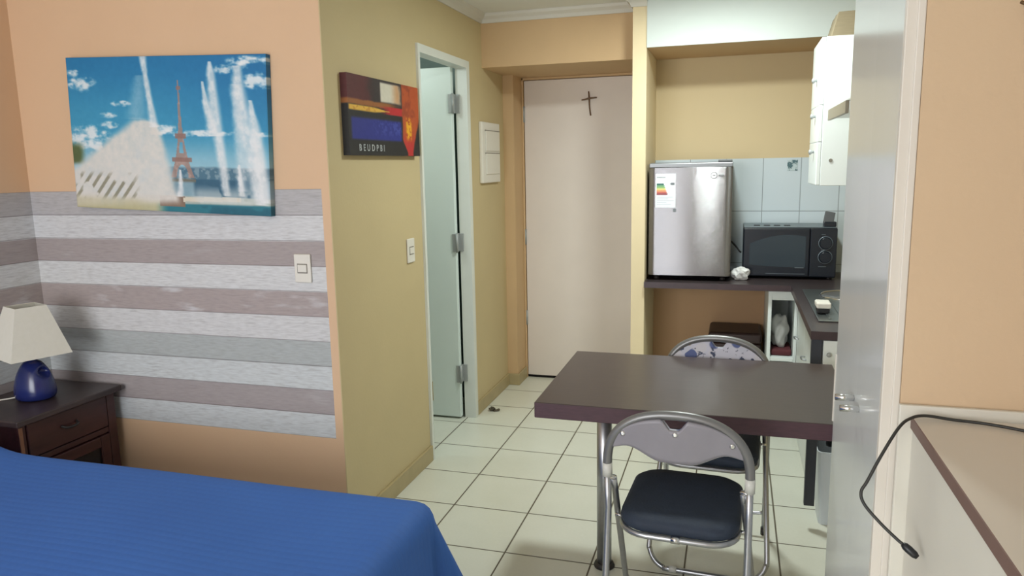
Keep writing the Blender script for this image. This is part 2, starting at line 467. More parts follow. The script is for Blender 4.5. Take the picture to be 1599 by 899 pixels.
# skirting
bm = box(new(), (XW, YL, 0), (XW+.0135, 3.252, .078), .003); struct('baseboard_corridor', bm, M['skirting'])
bm = box(new(), (XW, 3.94, 0), (XW+.012, 4.574, .078), .003); struct('baseboard_passage', bm, M['skirting'])
bm = box(new(), (XW, 4.574, 0), (-1.335, 4.586, .078), .003); box(bm, (-1.347, 4.586, 0), (-1.335, 4.77, .078), .003); struct('baseboard_recess', bm, M['skirting'])

# bathroom door: frame, leaf swung into the bathroom, three hinges
d1 = struct_empty('door_1', (-1.46, 3.9, 0))
bm = new()
a0, a1, b0, b1 = DY0-.012, DY0+.010, DY1-.020, DY1+.024
prism(bm, [(a0, 0), (a0, DZ+.014), (b1, DZ+.014), (b1, 0), (b0, 0), (b0, DZ-.024), (a1, DZ-.024), (a1, 0)], XW-.054, XW+.012, 0)
struct('frame', bm, M['jamb'], d1)
leaf = struct('leaf', box(new(), (-2.11, 3.858, .012), (-1.482, 3.893, 1.972), .003), M['bath_door'], d1)
bm = box(new(), (-1.93, 3.852, .1), (-1.650, 3.858, .215), .002); v = struct('vent', bm, M['skirting'], d1)
bm = new()
for i in range(5): box(bm, (-1.92, 3.850, .112+i*.02), (-1.662, 3.8525, .122+i*.02))
struct('vent_slot', bm, M['dark_gap'], d1)
for z in (.27, 1.025, 1.78):
    bm = new(); box(bm, (-1.500, 3.852, z-.05), (-1.474, 3.8575, z+.05), .002)
    box(bm, (-1.474, 3.886, z-.05), (-1.446, 3.8948, z+.05), .002); box(bm, (-1.478, 3.852, z-.05), (-1.472, 3.894, z+.05))
    tube(bm, [(-1.472, 3.852, z-.053), (-1.472, 3.852, z+.053)], .007)
    struct('hinge', bm, M['hinge'], d1)

# entrance door
d2 = struct_empty('door_2', (-.9, 4.8, 0))
bm = new()
box(bm, (-1.3468, 4.775, 0), (-1.335, 4.836, 2.0), .002); box(bm, (-1.3468, 4.775, 1.985), (-.536, 4.836, 1.9995), .002)
struct('frame', bm, M['entry'], d2)
struct('leaf', box(new(), (-1.332, 4.786, .018), (-.545, 4.83, 1.982), .003), M['main_door'], d2)
struct('threshold', box(new(), (-1.335, 4.80, 0), (-.54, 4.836, .016)), M['dark_gap'], d2)
for z in (.42, .97, 1.77):
    struct('hinge', tube(new(), [(-1.334, 4.781, z-.05), (-1.334, 4.781, z+.05)], .007), M['hinge'], d2)
struct('lock', lathe(new(), [(.012, 0), (.012, .008), (.006, .01)], 16, (-.56, 4.786, 1.0), 'Y'), M['hinge'], d2)
# twig cross on the door
cr = thing('twig_cross', 'small cross of two dry brown twigs fixed to the white entrance door', 'cross', (-.9, 4.78, 1.745))
obj('upright', tube(new(), [(-.906, 4.778, 1.897), (-.902, 4.776, 1.85), (-.900, 4.778, 1.80), (-.893, 4.779, 1.747)], [.0042, .005, .0045, .005], 8), M['twig'], cr)
obj('crossbar', tube(new(), [(-.95, 4.7765, 1.845), (-.925, 4.772, 1.848), (-.903, 4.768, 1.853), (-.88, 4.77, 1.855), (-.853, 4.776, 1.857)], [.004, .005, .0065, .005, .0042], 8), M['twig'], cr)

# ------------------------------------------------------------------ wall fittings
def switch(name, label, c, face, w, h):
    """plate on a wall; face 'S' looks to -y, 'E' to +x"""
    t = thing(name, label, 'switch', c)
    if face == 'S':
        q = lambda a0, a1, d0, d1, z0, z1: ((c[0]+a0, c[1]-d1, c[2]+z0), (c[0]+a1, c[1]-d0, c[2]+z1))
    else:
        q = lambda a0, a1, d0, d1, z0, z1: ((c[0]+d0, c[1]+a0, c[2]+z0), (c[0]+d1, c[1]+a1, c[2]+z1))
    obj('plate', box(new(), *q(-w/2, w/2, .0005, .009, -h/2, h/2), .004), M['plastic_white'], t)
    obj('button', box(new(), *q(-w*.27, w*.27, .009, .0125, -h*.13, h*.13), .0015), M['plastic_line'] if False else M['plastic_white'], t)
    obj('surround', box(new(), *q(-w*.31, w*.31, .0088, .0098, -h*.17, h*.17), .0005), M['plastic_line'], t)
    return t
switch('light_switch', 'white switch plate on the grey and white striped wallpaper', (-1.547, YL, 1.078), 'S', .07, .108)
switch('light_switch', 'white switch plate on the ochre corridor wall beside the bathroom doorway', (XW, 3.1, 1.07), 'E', .075, .11)

eb = thing('electrical_panel', 'white breaker box with two flaps on the ochre wall before the entrance', 'electrical panel', (XW, 4.27, 1.35))
obj('case', box(new(), (XW, 4.105, 1.345), (XW+.022, 4.435, 1.695), .005), M['plastic_white'], eb)
for z0, z1 in ((1.395, 1.515), (1.53, 1.645)):
    obj('flap', box(new(), (XW+.022, 4.16, z0), (XW+.028, 4.415, z1), .002), M['plastic_white'], eb)
    obj('flap_seam', box(new(), (XW+.0215, 4.15, z1-.001), (XW+.0265, 4.42, z1+.005)), M['plastic_line'], eb)

# ------------------------------------------------------------------ the two canvases
def painted_panel(name, W, H, D, nx, ny, fn, parent, place):
    """a stretched canvas: front grid carrying the printed colours, folded sides"""
    us = (np.arange(nx+1))/nx; vs = (np.arange(ny+1))/ny
    U, V = np.meshgrid(us, vs)
    C = fn(U, V)
    verts = []; cols = []
    for j in range(ny+1):
        for i in range(nx+1):
            verts.append(((U[j, i]-.5)*W, 0., (.5-V[j, i])*H)); cols.append(C[j, i])
    faces = [(j*(nx+1)+i, (j+1)*(nx+1)+i, (j+1)*(nx+1)+i+1, j*(nx+1)+i+1) for j in range(ny) for i in range(nx)]
    ring = [i for i in range(nx+1)]+[j*(nx+1)+nx for j in range(1, ny+1)]+[ny*(nx+1)+i for i in range(nx-1, -1, -1)]+[j*(nx+1) for j in range(ny-1, 0, -1)]
    base = len(verts)
    for r in ring:
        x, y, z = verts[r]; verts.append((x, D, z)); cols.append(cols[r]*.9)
    n = len(ring)
    for k in range(n): faces.append((ring[k], ring[(k+1) % n], base+(k+1) % n, base+k))
    faces.append(tuple(range(base+n-1, base-1, -1)))
    me = bpy.data.meshes.new(name); me.from_pydata([tuple(place @ Vector(v)-root_loc(parent)) for v in verts], [], faces)
    at = me.color_attributes.new('Col', 'FLOAT_COLOR', 'POINT')
    c4 = np.ones((len(cols), 4), np.float32); c = np.clip(np.array(cols), 0, 255)/255
    c4[:, :3] = np.where(c <= .04045, c/12.92, ((c+.055)/1.055)**2.4)
    at.data.foreach_set('color', c4.ravel()); me.materials.append(M['canvas'])
    o = bpy.data.objects.new(name, me); COL.objects.link(o); o.parent = parent
    return o

def ss(a, b, x):
    t = np.clip((x-a)/(b-a), 0, 1); return t*t*(3-2*t)
def vnoise(U, V, s, seed):
    rs = np.random.RandomState(seed); G = rs.rand(66, 66)
    def one(u, v):
        i = np.floor(u).astype(int) % 64; j = np.floor(v).astype(int) % 64; a = u-np.floor(u); b = v-np.floor(v); a = a*a*(3-2*a); b = b*b*(3-2*b)
        return (G[j, i]*(1-a)+G[j, i+1]*a)*(1-b)+(G[j+1, i]*(1-a)+G[j+1, i+1]*a)*b
    return .55*one(U*s, V*s)+.3*one(U*s*2.1+7, V*s*2.1+3)+.15*one(U*s*4.3+1, V*s*4.3+9)

def paris(U, V):
    n = vnoise(U*1.5, V, 9, 3); nf = vnoise(U*1.5, V, 34, 5)
    def lay(img, m, c):
        return img*(1-m[..., None])+np.array(c, float)*m[..., None]
    img = np.zeros(U.shape+(3,))
    top = np.array((28, 120, 172.)); mid = np.array((58, 150, 190.)); low = np.array((150, 195, 212.))
    t1 = ss(.0, .45, V)[..., None]; t2 = ss(.45, .72, V)[..., None]
    img = (top*(1-t1)+mid*t1)*(1-t2)+low*t2
    img = lay(img, ss(.35, 1, U)*.35*(1-ss(.3, .6, V)), (10, 100, 160))
    def blob(u, v, w, h, a=.9, c=(235, 238, 240)):
        nonlocal img
        d = ((U-u)/w)**2+((V-v)/h)**2; img = lay(img, ss(.40, .80, .72*vnoise(U*1.8, V*2.6, 15, 21)+.28*nf+.22*(1-d))*np.clip((1.5-d)*1.5, 0, 1)*a, c)
    for b in ((.075, .17, .075, .05), (.03, .1, .05, .025), (.28, .3, .05, .02), (.2, .375, .05, .02), (.2, .44, .06, .025), (.6, .485, .24, .022), (.5, .465, .08, .03), (.08, .53, .14, .09), (.80, .09, .05, .03), (.92, .04, .1, .03), (.96, .16, .07, .05), (.97, .49, .05, .015), (.88, .06, .05, .04)): blob(*b)
    # far city and trees
    hz = ss(.695, .715, V+.02*(n-.5))*ss(.48, .56, U)
    img = lay(img, hz, (78, 118, 140)); img = lay(img, hz*ss(.5, .62, nf), (120, 150, 165))
    img = lay(img, ss(.77, .8, V)*ss(.5, .58, U), (132, 165, 180))
    bld = ss(.77, .785, V)*(1-ss(.885, .9, V))*ss(.62, .64, U)*(1-ss(.9, .93, U)); img = lay(img, bld, (52, 96, 122))
    tr = (1-ss(.03, .075, U+.03*(n-.5)))*ss(.54, .6, V)*(1-ss(.68, .72, V)); img = lay(img, tr, (84, 100, 62))
    # lattice tower
    cx = .575; vt = .15; vb = .775
    s = np.clip((V-vt)/(vb-vt), 0, 1); hw = .0028+.004*ss(0, .4, s)+.012*ss(.35, .75, s)+.042*np.clip((s-.6)/.4, 0, 1)**1.7
    inside = (np.abs(U-cx) < hw)*(V > vt)*(V < vb)*1.
    arch = ((np.abs(U-cx)/.030)**2+((V-vb)/.085)**2 < 1)*1.; slot = ((np.abs(U-cx) < hw*.42)*(V > .545)*(V < .615))*1.
    inside = inside*(1-arch)*(1-slot)
    plat = ((np.abs(U-cx) < .028)*(np.abs(V-.505) < .016)+(np.abs(U-cx) < .05)*(np.abs(V-.655) < .014)+(np.abs(U-cx) < .011)*(np.abs(V-.2) < .012)).clip(0, 1)
    img = lay(img, inside*.85, (164, 134, 124)); img = lay(img, inside*ss(.5, .7, nf)*.6, (190, 160, 150)); img = lay(img, plat*.85, (146, 112, 104))
    img = lay(img, ss(.0, 1., 1-np.abs((V-.79)/.02))*(np.abs(U-.58) < .06), (110, 110, 100))
    # basin
    img = lay(img, ss(.885, .9, V), (176, 186, 178)); img = lay(img, ss(.935, .95, V+.02*(U-.7)), (40, 120, 136))
    img = lay(img, ss(.9, .93, V)*(1-ss(.42, .5, U)), (190, 186, 150)); img = lay(img, (np.abs(V-.93) < .035)*(np.abs(U-.515) < .065)*1., (134, 112, 96))
    img = lay(img, (np.abs(V-(.915-.05*(U-.6))) < .014)*(U > .57)*(U < .86)*1., (216, 208, 190))
    img = lay(img, ss(.93, .97, V)*ss(.6, .7, U)*ss(.45, .6, n), (28, 98, 118))
    # big plume on the left
    left = .345-(V-.375)*1.0; right = np.interp(V, [.36, .40, .43, .6, .95], [.34, .40, .45, .49, .55])
    pl = ss(-.02, .06, U-left-.03*(n-.5))*(1-ss(-.02, .03, U-right+.03*(n-.5)))*ss(.37, .42, V+.06*(n-.5)+.25*np.abs(U-.33)*0)*(1-ss(.93, .99, V+.1*(U-.3)))
    img = lay(img, pl*(.86+.14*nf), (222, 218, 212)); img = lay(img, pl*ss(.55, .75, n)*.35, (196, 208, 214))
    bars = ss(.15, .5, np.sin((U*1.0+V*.55)*125))*ss(.74, .79, V)*(1-ss(.9, .95, V))*(1-ss(.3, .36, U))*ss(.36, .5, n)
    img = lay(img, bars*.7, (120, 116, 92)); img = lay(img, ss(.9, .95, V)*(1-ss(.3, .42, U))*.5, (190, 182, 140))
    # vertical jets
    def jet(pts, a=.92, c=(232, 234, 236), soft=.5):
        nonlocal img
        vv = np.array([p[0] for p in pts]); uu = np.array([p[1] for p in pts]); ww = np.array([p[2] for p in pts])
        cu = np.interp(V, vv, uu); w = np.interp(V, vv, ww); ok = (V >= vv[0])*(V <= vv[-1])
        d = np.abs(U-cu+.008*(nf-.5))/w; m = (1-ss((1-soft)*.6, 1.4, d))*ok*(.8+.2*ss(.2, .8, nf)); img = lay(img, np.clip(m*a, 0, 1), c)
    jet([(.0, .405, .02), (.1, .412, .014), (.25, .425, .016), (.45, .445, .024)]); jet([(.12, .385, .03), (.4, .355, .06)], .35, soft=.9)
    jet([(.04, .735, .008), (.1, .738, .02), (.3, .745, .03), (.6, .77, .026), (.88, .79, .02)]); jet([(.16, .695, .006), (.28, .705, .016), (.5, .74, .03)])
    jet([(.07, .865, .02), (.2, .865, .035), (.45, .89, .045), (.6, .92, .05), (.93, .955, .035)], soft=.6); jet([(.18, .855, .03), (.5, .86, .025), (.85, .87, .03)], .6, soft=.9)
    jet([(.28, .92, .01), (.5, .945, .03), (.92, .975, .03)]); jet([(.68, .855, .006), (.78, .86, .013), (.88, .865, .018)]); jet([(.72, .565, .004), (.8, .565, .012), (.9, .555, .02)])
    img = lay(img, ss(.8, .88, V)*(1-ss(.92, .95, V))*ss(.6, .66, U)*ss(.5, .62, n)*.6, (222, 226, 224))
    edge = np.minimum(np.minimum(U, 1-U)*1.6, np.minimum(V, 1-V)); img = img*(.93+.07*ss(0, .012, edge))[..., None]
    return img+8*(nf[..., None]-.5)

def abstract(U, V):
    n = vnoise(U*1.6, V, 7, 11); nf = vnoise(U*1.6, V, 26, 12)
    def lay(img, m, c): return img*(1-m[..., None])+np.array(c, float)*m[..., None]
    img = np.zeros(U.shape+(3,))+np.array((30, 30, 32.))
    img = lay(img, (V < .32)*1.*(1-ss(.2, .42, U+.1*(n-.5))), (84, 32, 36)); img = lay(img, (V < .32)*ss(.24, .4, U)*1., (48, 40, 42))
    cw = ss(.41, .43, U)*(1-ss(.66, .74, U+.06*(n-.5)))*ss(.02, .05, V)*(1-ss(.27, .31, V+.02*(n-.5))); img = lay(img, cw, (212, 206, 190)); img = lay(img, cw*ss(.55, .68, U), (196, 150, 108))
    img = lay(img, (1-ss(.0, .03, np.abs(V-.335-.02*(n-.5))-.02))*(1-ss(.5, .75, U)), (150, 92, 44))
    rd = ss(.335, .35, V)*(1-ss(.44, .455, V))*ss(.38, .6, U+.15*(n-.5))*(1-ss(.74, .78, U)); img = lay(img, rd, (186, 34, 40))
    gold = (1-ss(.6, 1.1, np.abs(V-.405-.01*U)/(.037*(1-ss(.3, .56, U))+.001)))*ss(.0, .02, U); img = lay(img, gold, (222, 176, 70)); img = lay(img, gold*ss(.55, .7, nf)*.6, (180, 120, 40))
    bl = ss(.5, .55, V)*(1-ss(.78, .82, V))*ss(.015, .05, U)*(1-ss(.69, .73, U)); img = lay(img, bl, (34, 44, 132)); img = lay(img, bl*ss(.5, .65, nf)*(1-ss(.03, .15, np.abs(V-.62)))*ss(.25, .4, U)*.55, (70, 84, 170))
    le = .73+.07*ss(.75, 1, V)-.02*(n-.5); re = 1.02-.13*ss(.3, 1.0, V)+.02*(n-.5)
    og = ss(-.01, .015, U-le)*(1-ss(-.015, .01, U-re)); img = lay(img, og, (178, 78, 34)); img = lay(img, og*ss(.62, .9, V), (186, 44, 44)); img = lay(img, og*ss(.5, .66, n)*(1-ss(.4, .6, V))*.7, (140, 56, 30))
    ye = (1-ss(.5, 1.2, np.abs(U-.83)/.05))*ss(.42, .52, V)*(1-ss(.7, .82, V))*ss(.3, .5, nf); img = lay(img, ye, (232, 168, 30))
    return img+10*(nf[..., None]-.5)

pc = thing('canvas_print', 'unframed canvas print of a lattice tower behind fountains above striped wallpaper', 'picture', (-2.094, 2.414, 1.29))
ang = math.radians(2.4)
place = Matrix.Translation((-2.093, 2.400, 1.584)) @ Matrix.Rotation(ang, 4, 'Y')
painted_panel('canvas', .906, .583, .0265, 330, 214, paris, pc, place)
ab = thing('abstract_painting', 'small abstract canvas in black, blue and orange on the corridor wall', 'painting', (XW+.014, 2.86, 1.5))
place = Matrix.Translation((-1.388, 2.868, 1.6455)) @ Matrix.Rotation(PI/2, 4, 'Z')
painted_panel('canvas', .652, .302, .028, 220, 110, abstract, ab, place)
lettering('lettering', 'BEUDPBI', .036, M['flat_letters'], ab, (-1.3878, 2.615, 1.512), (0, 1, 0), (0, 0, 1), spacing=1.75, bold=.0006)

# ------------------------------------------------------------------ bed
bed = thing('bed', 'bed under a bright blue ribbed bedspread', 'bed', (-1.8, 1.1, 0))
BX0, BX1, BY0, BY1, BZ = XL+.03, -.765, .38, 1.805, .537
def bed_cover():
    drop, r = .40, .055
    bm = new(); uvl = bm.loops.layers.uv.new('UVMap')
    st = .02
    def axis(a, b, lo, hi):
        pts = []; n = int(round((b-a)/.035))
        if lo: pts += [a-drop+i*st for i in range(int(drop/st))]
        pts += [a+(b-a)*i/n for i in range(n+1)]
        if hi: pts += [b+st*(i+1) for i in range(int(drop/st))]
        return pts
    X = axis(BX0, BX1-r, False, True); Y = axis(BY0+r, BY1-r, True, True)
    grid = {}
    for i, x in enumerate(X):
        for j, y in enumerate(Y):
            cx = min(max(x, BX0), BX1-r); cy = min(max(y, BY0+r), BY1-r)
            ox, oy = x-cx, y-cy; d = math.hypot(ox, oy)
            z = BZ; px, py = cx, cy
            hb = 1/(1+math.exp(-(-2.39-cx)/.05))
            edge = min(1., max(0., (BY1-cy)/.12)); z += .085*hb*(.55+.45*edge)
            z += .006*math.sin(cx*7+cy*4)*math.sin(cy*5.3)
            if d > 1e-6:
                ux, uy = ox/d, oy/d
                corner = (2*abs(ux*uy))
                if d > .40: pass
                q = r*PI/2
                if d < q: h = r*math.sin(d/r); dz = r*(1-math.cos(d/r))
                else:
                    e = d-q; a = math.atan2(uy, ux)
                    fl = .11+.28*corner**1.5
                    rip = .012*math.sin(9*(cx*.9+cy*1.1)+18*a)*min(1, e/.15)*(1-corner)
                    h = r+e*fl+rip; dz = r+e*math.sqrt(max(.05, 1-fl*fl))
                px += ux*h; py += uy*h; z -= dz
            grid[i, j] = bm.verts.new((px, py, max(z, .02)))
    for i in range(len(X)-1):
        for j in range(len(Y)-1):
            f = bm.faces.new((grid[i, j], grid[i+1, j], grid[i+1, j+1], grid[i, j+1])); f.smooth = True
            for l, (a, b) in zip(f.loops, ((i, j), (i+1, j), (i+1, j+1), (i, j+1))): l[uvl].uv = (X[a], Y[b])
    return bm
o = obj('bedspread', bed_cover(), M['bedspread'], bed); solid(o, .008, -1)
obj('mattress', box(new(), (BX0+.01, BY0+.05, .26), (BX1-.045, BY1-.05, BZ-.02), .05, 4), M['mattress'], bed)
obj('bed_base', box(new(), (BX0+.02, BY0+.06, .0), (BX1-.06, BY1-.06, .262), .01), M['mattress'], bed)

# ------------------------------------------------------------------ nightstand and lamp
ns = thing('nightstand', 'dark reddish wood nightstand in the corner between bed and striped wall', 'nightstand', (-2.63, 2.16, 0))
NZ, nx0, nx1, ny0, ny1 = .572, XL+.015, -2.462, 1.945, 2.385
obj('top', box(new(), (nx0, ny0-.022, NZ-.024), (nx1+.028, ny1+.018, NZ), .005), M['dark_wood_top'], ns)
bm = new()
box(bm, (nx0+.01, ny0, .06), (nx1-.016, ny1, NZ-.024), .003)
for y0, y1 in ((ny0, ny0+.03), (ny1-.042, ny1)): box(bm, (nx1-.02, y0, 0), (nx1, y1, NZ-.024), .003)
box(bm, (nx1-.018, ny0+.03, .385), (nx1-.003, ny1-.042, .407), .002); box(bm, (nx1-.018, ny0+.03, .05), (nx1-.003, ny1-.042, .085), .002)
obj('carcass', bm, M['dark_wood'], ns)
dr = obj('drawer', box(new(), (nx1-.016, ny0+.034, .412), (nx1+.003, ny1-.046, NZ-.03), .004), M['dark_wood'], ns)
bm = tube(new(), smooth_path([(nx1+.002, 2.12, .487), (nx1+.02, 2.13, .48), (nx1+.022, 2.155, .477), (nx1+.02, 2.18, .48), (nx1+.002, 2.19, .487)], 4), .005, 8); obj('handle', bm, M['leg_foot'], dr)
bm = new(); y0, y1 = ny0+.034, ny1-.046
for a, b, c, d in ((y0, y0+.045, .09, .38), (y1-.045, y1, .09, .38), (y0+.045, y1-.045, .335, .38), (y0+.045, y1-.045, .09, .135)): box(bm, (nx1-.016, a, c), (nx1+.003, b, d), .003)
door = obj('door', bm, M['dark_wood'], ns)
obj('door_glass', box(new(), (nx1-.012, y0+.04, .13), (nx1-.006, y1-.04, .34)), M['ns_glass'], door)
obj('worn_strip', box(new(), (nx1-.001, ny0+.002, .2), (nx1+.003, ny0+.016, NZ-.035), .001), M['pale_wood'], ns)

lc = Vector((-2.628, 2.172, NZ))
tl = thing('table_lamp', 'table lamp with blue ceramic base and cream square shade on the nightstand', 'lamp', lc)
def lamp_base():
    # teardrop body with a thumb-hole dimple
    bm = new(); prof = [(.05, 0), (.07, .004), (.078, .018), (.079, .036), (.074, .066), (.064, .098), (.050, .125), (.034, .146), (.016, .157), (.012, .172)]
    fine = smooth_path([(r, 0, z) for r, z in prof], 4)
    lathe(bm, [(p.x, p.z) for p in fine], 40)
    for v in bm.verts:
        v.co.y *= .86
        a = Vector((math.cos(-.35), math.sin(-.35), 0)); p = v.co-Vector((a.x*.052, a.y*.052+.018, .104))
        if p.length < .027: v.co -= a*.036*(1-(p.length/.027)**2)
    bmesh.ops.translate(bm, verts=bm.verts[:], vec=lc)
    return bm
obj('base', lamp_base(), M['lamp_base'], tl)
def pyramid_shade():
    bm = new(); rot = math.radians(-20); B, T, z0, z1 = .108, .055, .178, .372
    R = Matrix.Rotation(rot, 3, 'Z'); rings = []
    for k in range(9):
        t = k/8; hw = B+(T-B)*t; z = z0+(z1-z0)*t
        pts = []
        for s in range(4):
            c0 = Vector(((1, -1, -1, 1)[s], (1, 1, -1, -1)[s], 0)); c1 = Vector(((1, -1, -1, 1)[(s+1) % 4], (1, 1, -1, -1)[(s+1) % 4], 0))
            for q in range(6): pts.append(c0.lerp(c1, q/6))
        rings.append([bm.verts.new(lc+R @ (p*hw)+Vector((0, 0, z))) for p in pts])
    for A, Bq in zip(rings, rings[1:]):
        for i in range(24): bm.faces.new((A[i], A[(i+1) % 24], Bq[(i+1) % 24], Bq[i]))
    return bm
o = obj('shade', pyramid_shade(), M['shade'], tl); solid(o, .003, -1)
obj('neck', tube(new(), [lc+Vector((0, 0, .165)), lc+Vector((0, 0, .24))], .012), M['collar'], tl)
obj('cord', tube(new(), smooth_path([lc+Vector(p) for p in ((-.06, -.03, .008), (-.10, -.06, .004), (-.14, -.1, .004), (-.185, -.12, .004))], 6), .003, 8), M['plastic_white'], tl)

# ------------------------------------------------------------------ table against the wardrobe
TX0, TX1, TY0, TY1, TZ = -.578, .352, 2.137, 2.795, .72
tb = thing('dining_table', 'dark brown peninsula table with plum edge on a steel leg', 'table', (-.4, 2.47, 0))
bm = box(new(), (TX0, TY0, TZ-.05), (TX1, TY1, TZ), .002, 1)
bm.normal_update()
for f in bm.faces: f.material_index = 0 if f.normal.z > .7 else 1
obj('tabletop', bm, [M['table_top'], M['table_edge']], tb)
lg = obj('leg', tube(new(), [(-.417, 2.487, .008), (-.417, 2.487, TZ-.05)], .0265, 24), M['steel'], tb)
obj('foot', lathe(new(), [(.036, 0), (.038, .006), (.034, .016), (.028, .02)], 24, (-.417, 2.487, 0)), M['leg_foot'], lg)
obj('mounting_plate', lathe(new(), [(.03, TZ-.066), (.042, TZ-.06), (.044, TZ-.0505)], 24, (-.417, 2.487, 0)), M['steel'], lg)

# ------------------------------------------------------------------ folding chairs
def chair(loc, rotz, label, foot, bend):
    t = thing('folding_chair', label, 'chair', loc, 'folding chairs at the table'); t.rotation_euler = (0, 0, rotz)
    W, HZ, CZ = .188, .800, .615
    def yb(z): return -.07+.08*min(1, z/.5)+(-.025)*max(0, (z-.5)/.3)
    # rear legs (main tube below the collars)
    for s in (-1, 1):
        lg = obj('rear_leg', tube(new(), [(s*W, yb(z), z) for z in (.014, .2, .4, .5, CZ+.005)], .0098, 14), M['steel'], t, True)
        obj('rubber_foot', tube(new(), [(s*W, yb(0), 0), (s*W, yb(.03), .03)], .0125, 14), M['leg_foot'], lg, True)
        obj('collar', tube(new(), [(s*W, yb(CZ-.022), CZ-.022), (s*W, yb(CZ+.018), CZ+.018)], .0135, 14), M['collar'], t, True)
    # rear spreader
    obj('spreader', tube(new(), smooth_path([(-W, yb(.1), .1), (-W+.03, yb(.09)-.004, .09), (0, yb(.085), .085), (W-.03, yb(.09)-.004, .09), (W, yb(.1), .1)], 6), .007, 10), M['steel'], t, True)
    # arch of the back
    pts = []
    for k in range(33):
        a = PI*k/32; c, s_ = math.cos(a), math.sin(a)
        x = W*math.copysign(abs(c)**.86, c); z = CZ+.012+(HZ-CZ-.012-.012)*(abs(s_)**.8); pts.append((x, yb(z), z))
    arch = [(W, yb(CZ), CZ)]+pts+[(-W, yb(CZ), CZ)]
    obj('back_frame', tube(new(), arch, .0128, 14), M['grey_tube'], t, True)
    # back plate inside the arch: notch under the top rail, wavy lower edge
    def arch_z(x):
        c = min(1., abs(x)/W)**(1/.86); return CZ+.012+(HZ-CZ-.024)*(math.sqrt(max(0, 1-c*c))**.8)
    def top(x):
        z = arch_z(x)-.006; n = max(0., 1-abs(x+.004)/.034); return z-.030*min(1, n*1.6)
    def low(x): return .660+.034*float(ss(.035, .13, abs(x)))-.010*float(ss(.13, .178, abs(x)))
    nxs, nzs = 60, 10
    def plate(y0, y1, inset=0.):
        bm = new(); g = {}
        xs = [-.178+inset+(.356-2*inset)*i/nxs for i in range(nxs+1)]
        for side, y in ((0, y0), (1, y1)):
            for i, x in enumerate(xs):
                lo, hi = low(x)+inset*.5, max(low(x)+inset*.5+.004, top(x)-inset*.3)
                for j in range(nzs+1):
                    z = lo+(hi-lo)*j/nzs; g[side, i, j] = bm.verts.new((x, yb(z)+y+.012*(1-(x/.18)**2)*0-.018*(1-(x/.19)**2), z))
        for i in range(nxs):
            for j in range(nzs):
                for side in (0, 1):
                    f = bm.faces.new([g[side, a, b] for a, b in ((i, j), (i+1, j), (i+1, j+1), (i, j+1))]); f.smooth = True
            for j in (0, nzs): bm.faces.new((g[0, i, j], g[0, i+1, j], g[1, i+1, j], g[1, i, j]))
        for j in range(nzs):
            for i in (0, nxs): bm.faces.new((g[0, i, j], g[0, i, j+1], g[1, i, j+1], g[1, i, j]))
        return bm
    bp = obj('back_panel', plate(-.004, .004), M['grey_back'], t, True)
    obj('back_padding', plate(.004, .016, .004), M['floral'], t, True)
    bm = tube(new(), [(x, yb(low(x))-.018*(1-(x/.19)**2)+.002, low(x)) for x in [-.176+.352*i/40 for i in range(41)]], .0026, 6); obj('piping', bm, M['collar'], bp, True)
    for x, z in ((-.142, .728), (-.002, .742), (.142, .722)):
        yy = yb(z)-.004-.018*(1-(x/.19)**2)
        obj('screw', lathe(new(), [(.0075, -.001), (.0075, .001), (.004, .003)], 12, (x, yy, z), 'Y'), M['chrome'], bp, True)
    # seat: padded cushion on a tube ring
    def rrect(hw, y0, y1, r, n=8):
        out = []
        for cx, cy, a0 in ((hw-r, y1-r, 0), (-hw+r, y1-r, PI/2), (-hw+r, y0+r, PI), (hw-r, y0+r, 1.5*PI)):
            for k in range(n+1):
                a = a0+PI/2*k/n; out.append((cx+r*math.cos(a), cy+r*math.sin(a)))
        return out
    SZ = .474
    bm = new(); rings = []
    for hw, y0, y1, r, z in ((.150, .013, .361, .07, SZ-.040), (.160, .006, .368, .075, SZ-.034), (.1645, .0, .375, .078, SZ-.018), (.162, .003, .372, .078, SZ-.006), (.150, .014, .361, .075, SZ+.003), (.12, .048, .326, .07, SZ+.007), (.06, .12, .256, .05, SZ+.008)):
        rings.append([bm.verts.new((x, y, z+.018*((y-.2)/.2)*0)) for x, y in rrect(hw, y0, y1, r)])
    n = len(rings[0])
    for A, B in zip(rings, rings[1:]):
        for i in range(n):
            f = bm.faces.new((A[i], A[(i+1) % n], B[(i+1) % n], B[i])); f.smooth = True
    bm.faces.new(rings[0][::-1]); bm.faces.new(rings[-1])
    obj('seat', bm, M['seat'], t, True)
    ring = [(x, y, SZ-.043) for x, y in rrect(.159, .0, .375, .078, 6)]
    obj('seat_rail', tube(new(), ring, .0085, 12, True), M['steel'], t, True)
    obj('rail_joint', tube(new(), [(-.012, .0, SZ-.043), (.012, .0, SZ-.043)], .0105, 12), M['chrome'], t, True)
    # front legs: one bent tube from pivots near the collars to a bar on the floor
    a, b = Vector((.172, .006, .588)), Vector((.207, foot, .011)); d = (b-a).normalized()
    q = b-d*bend*1.1
    right = [a, a.lerp(q, .35), a.lerp(q, .7), q]
    bend_pts = []
    for k in range(1, 7):
        w_ = PI/2*k/6; bend_pts.append((q.x-bend*(1-math.cos(w_)), q.y+(b.y-q.y)*math.sin(w_), q.z+(b.z-q.z)*math.sin(w_)))
    half = [tuple(p) for p in right]+bend_pts
    path = half+[(-x, y, z) for x, y, z in half[::-1]]
    fl = obj('front_legs', tube(new(), smooth_path(path, 4), .0095, 12), M['steel'], t, True)
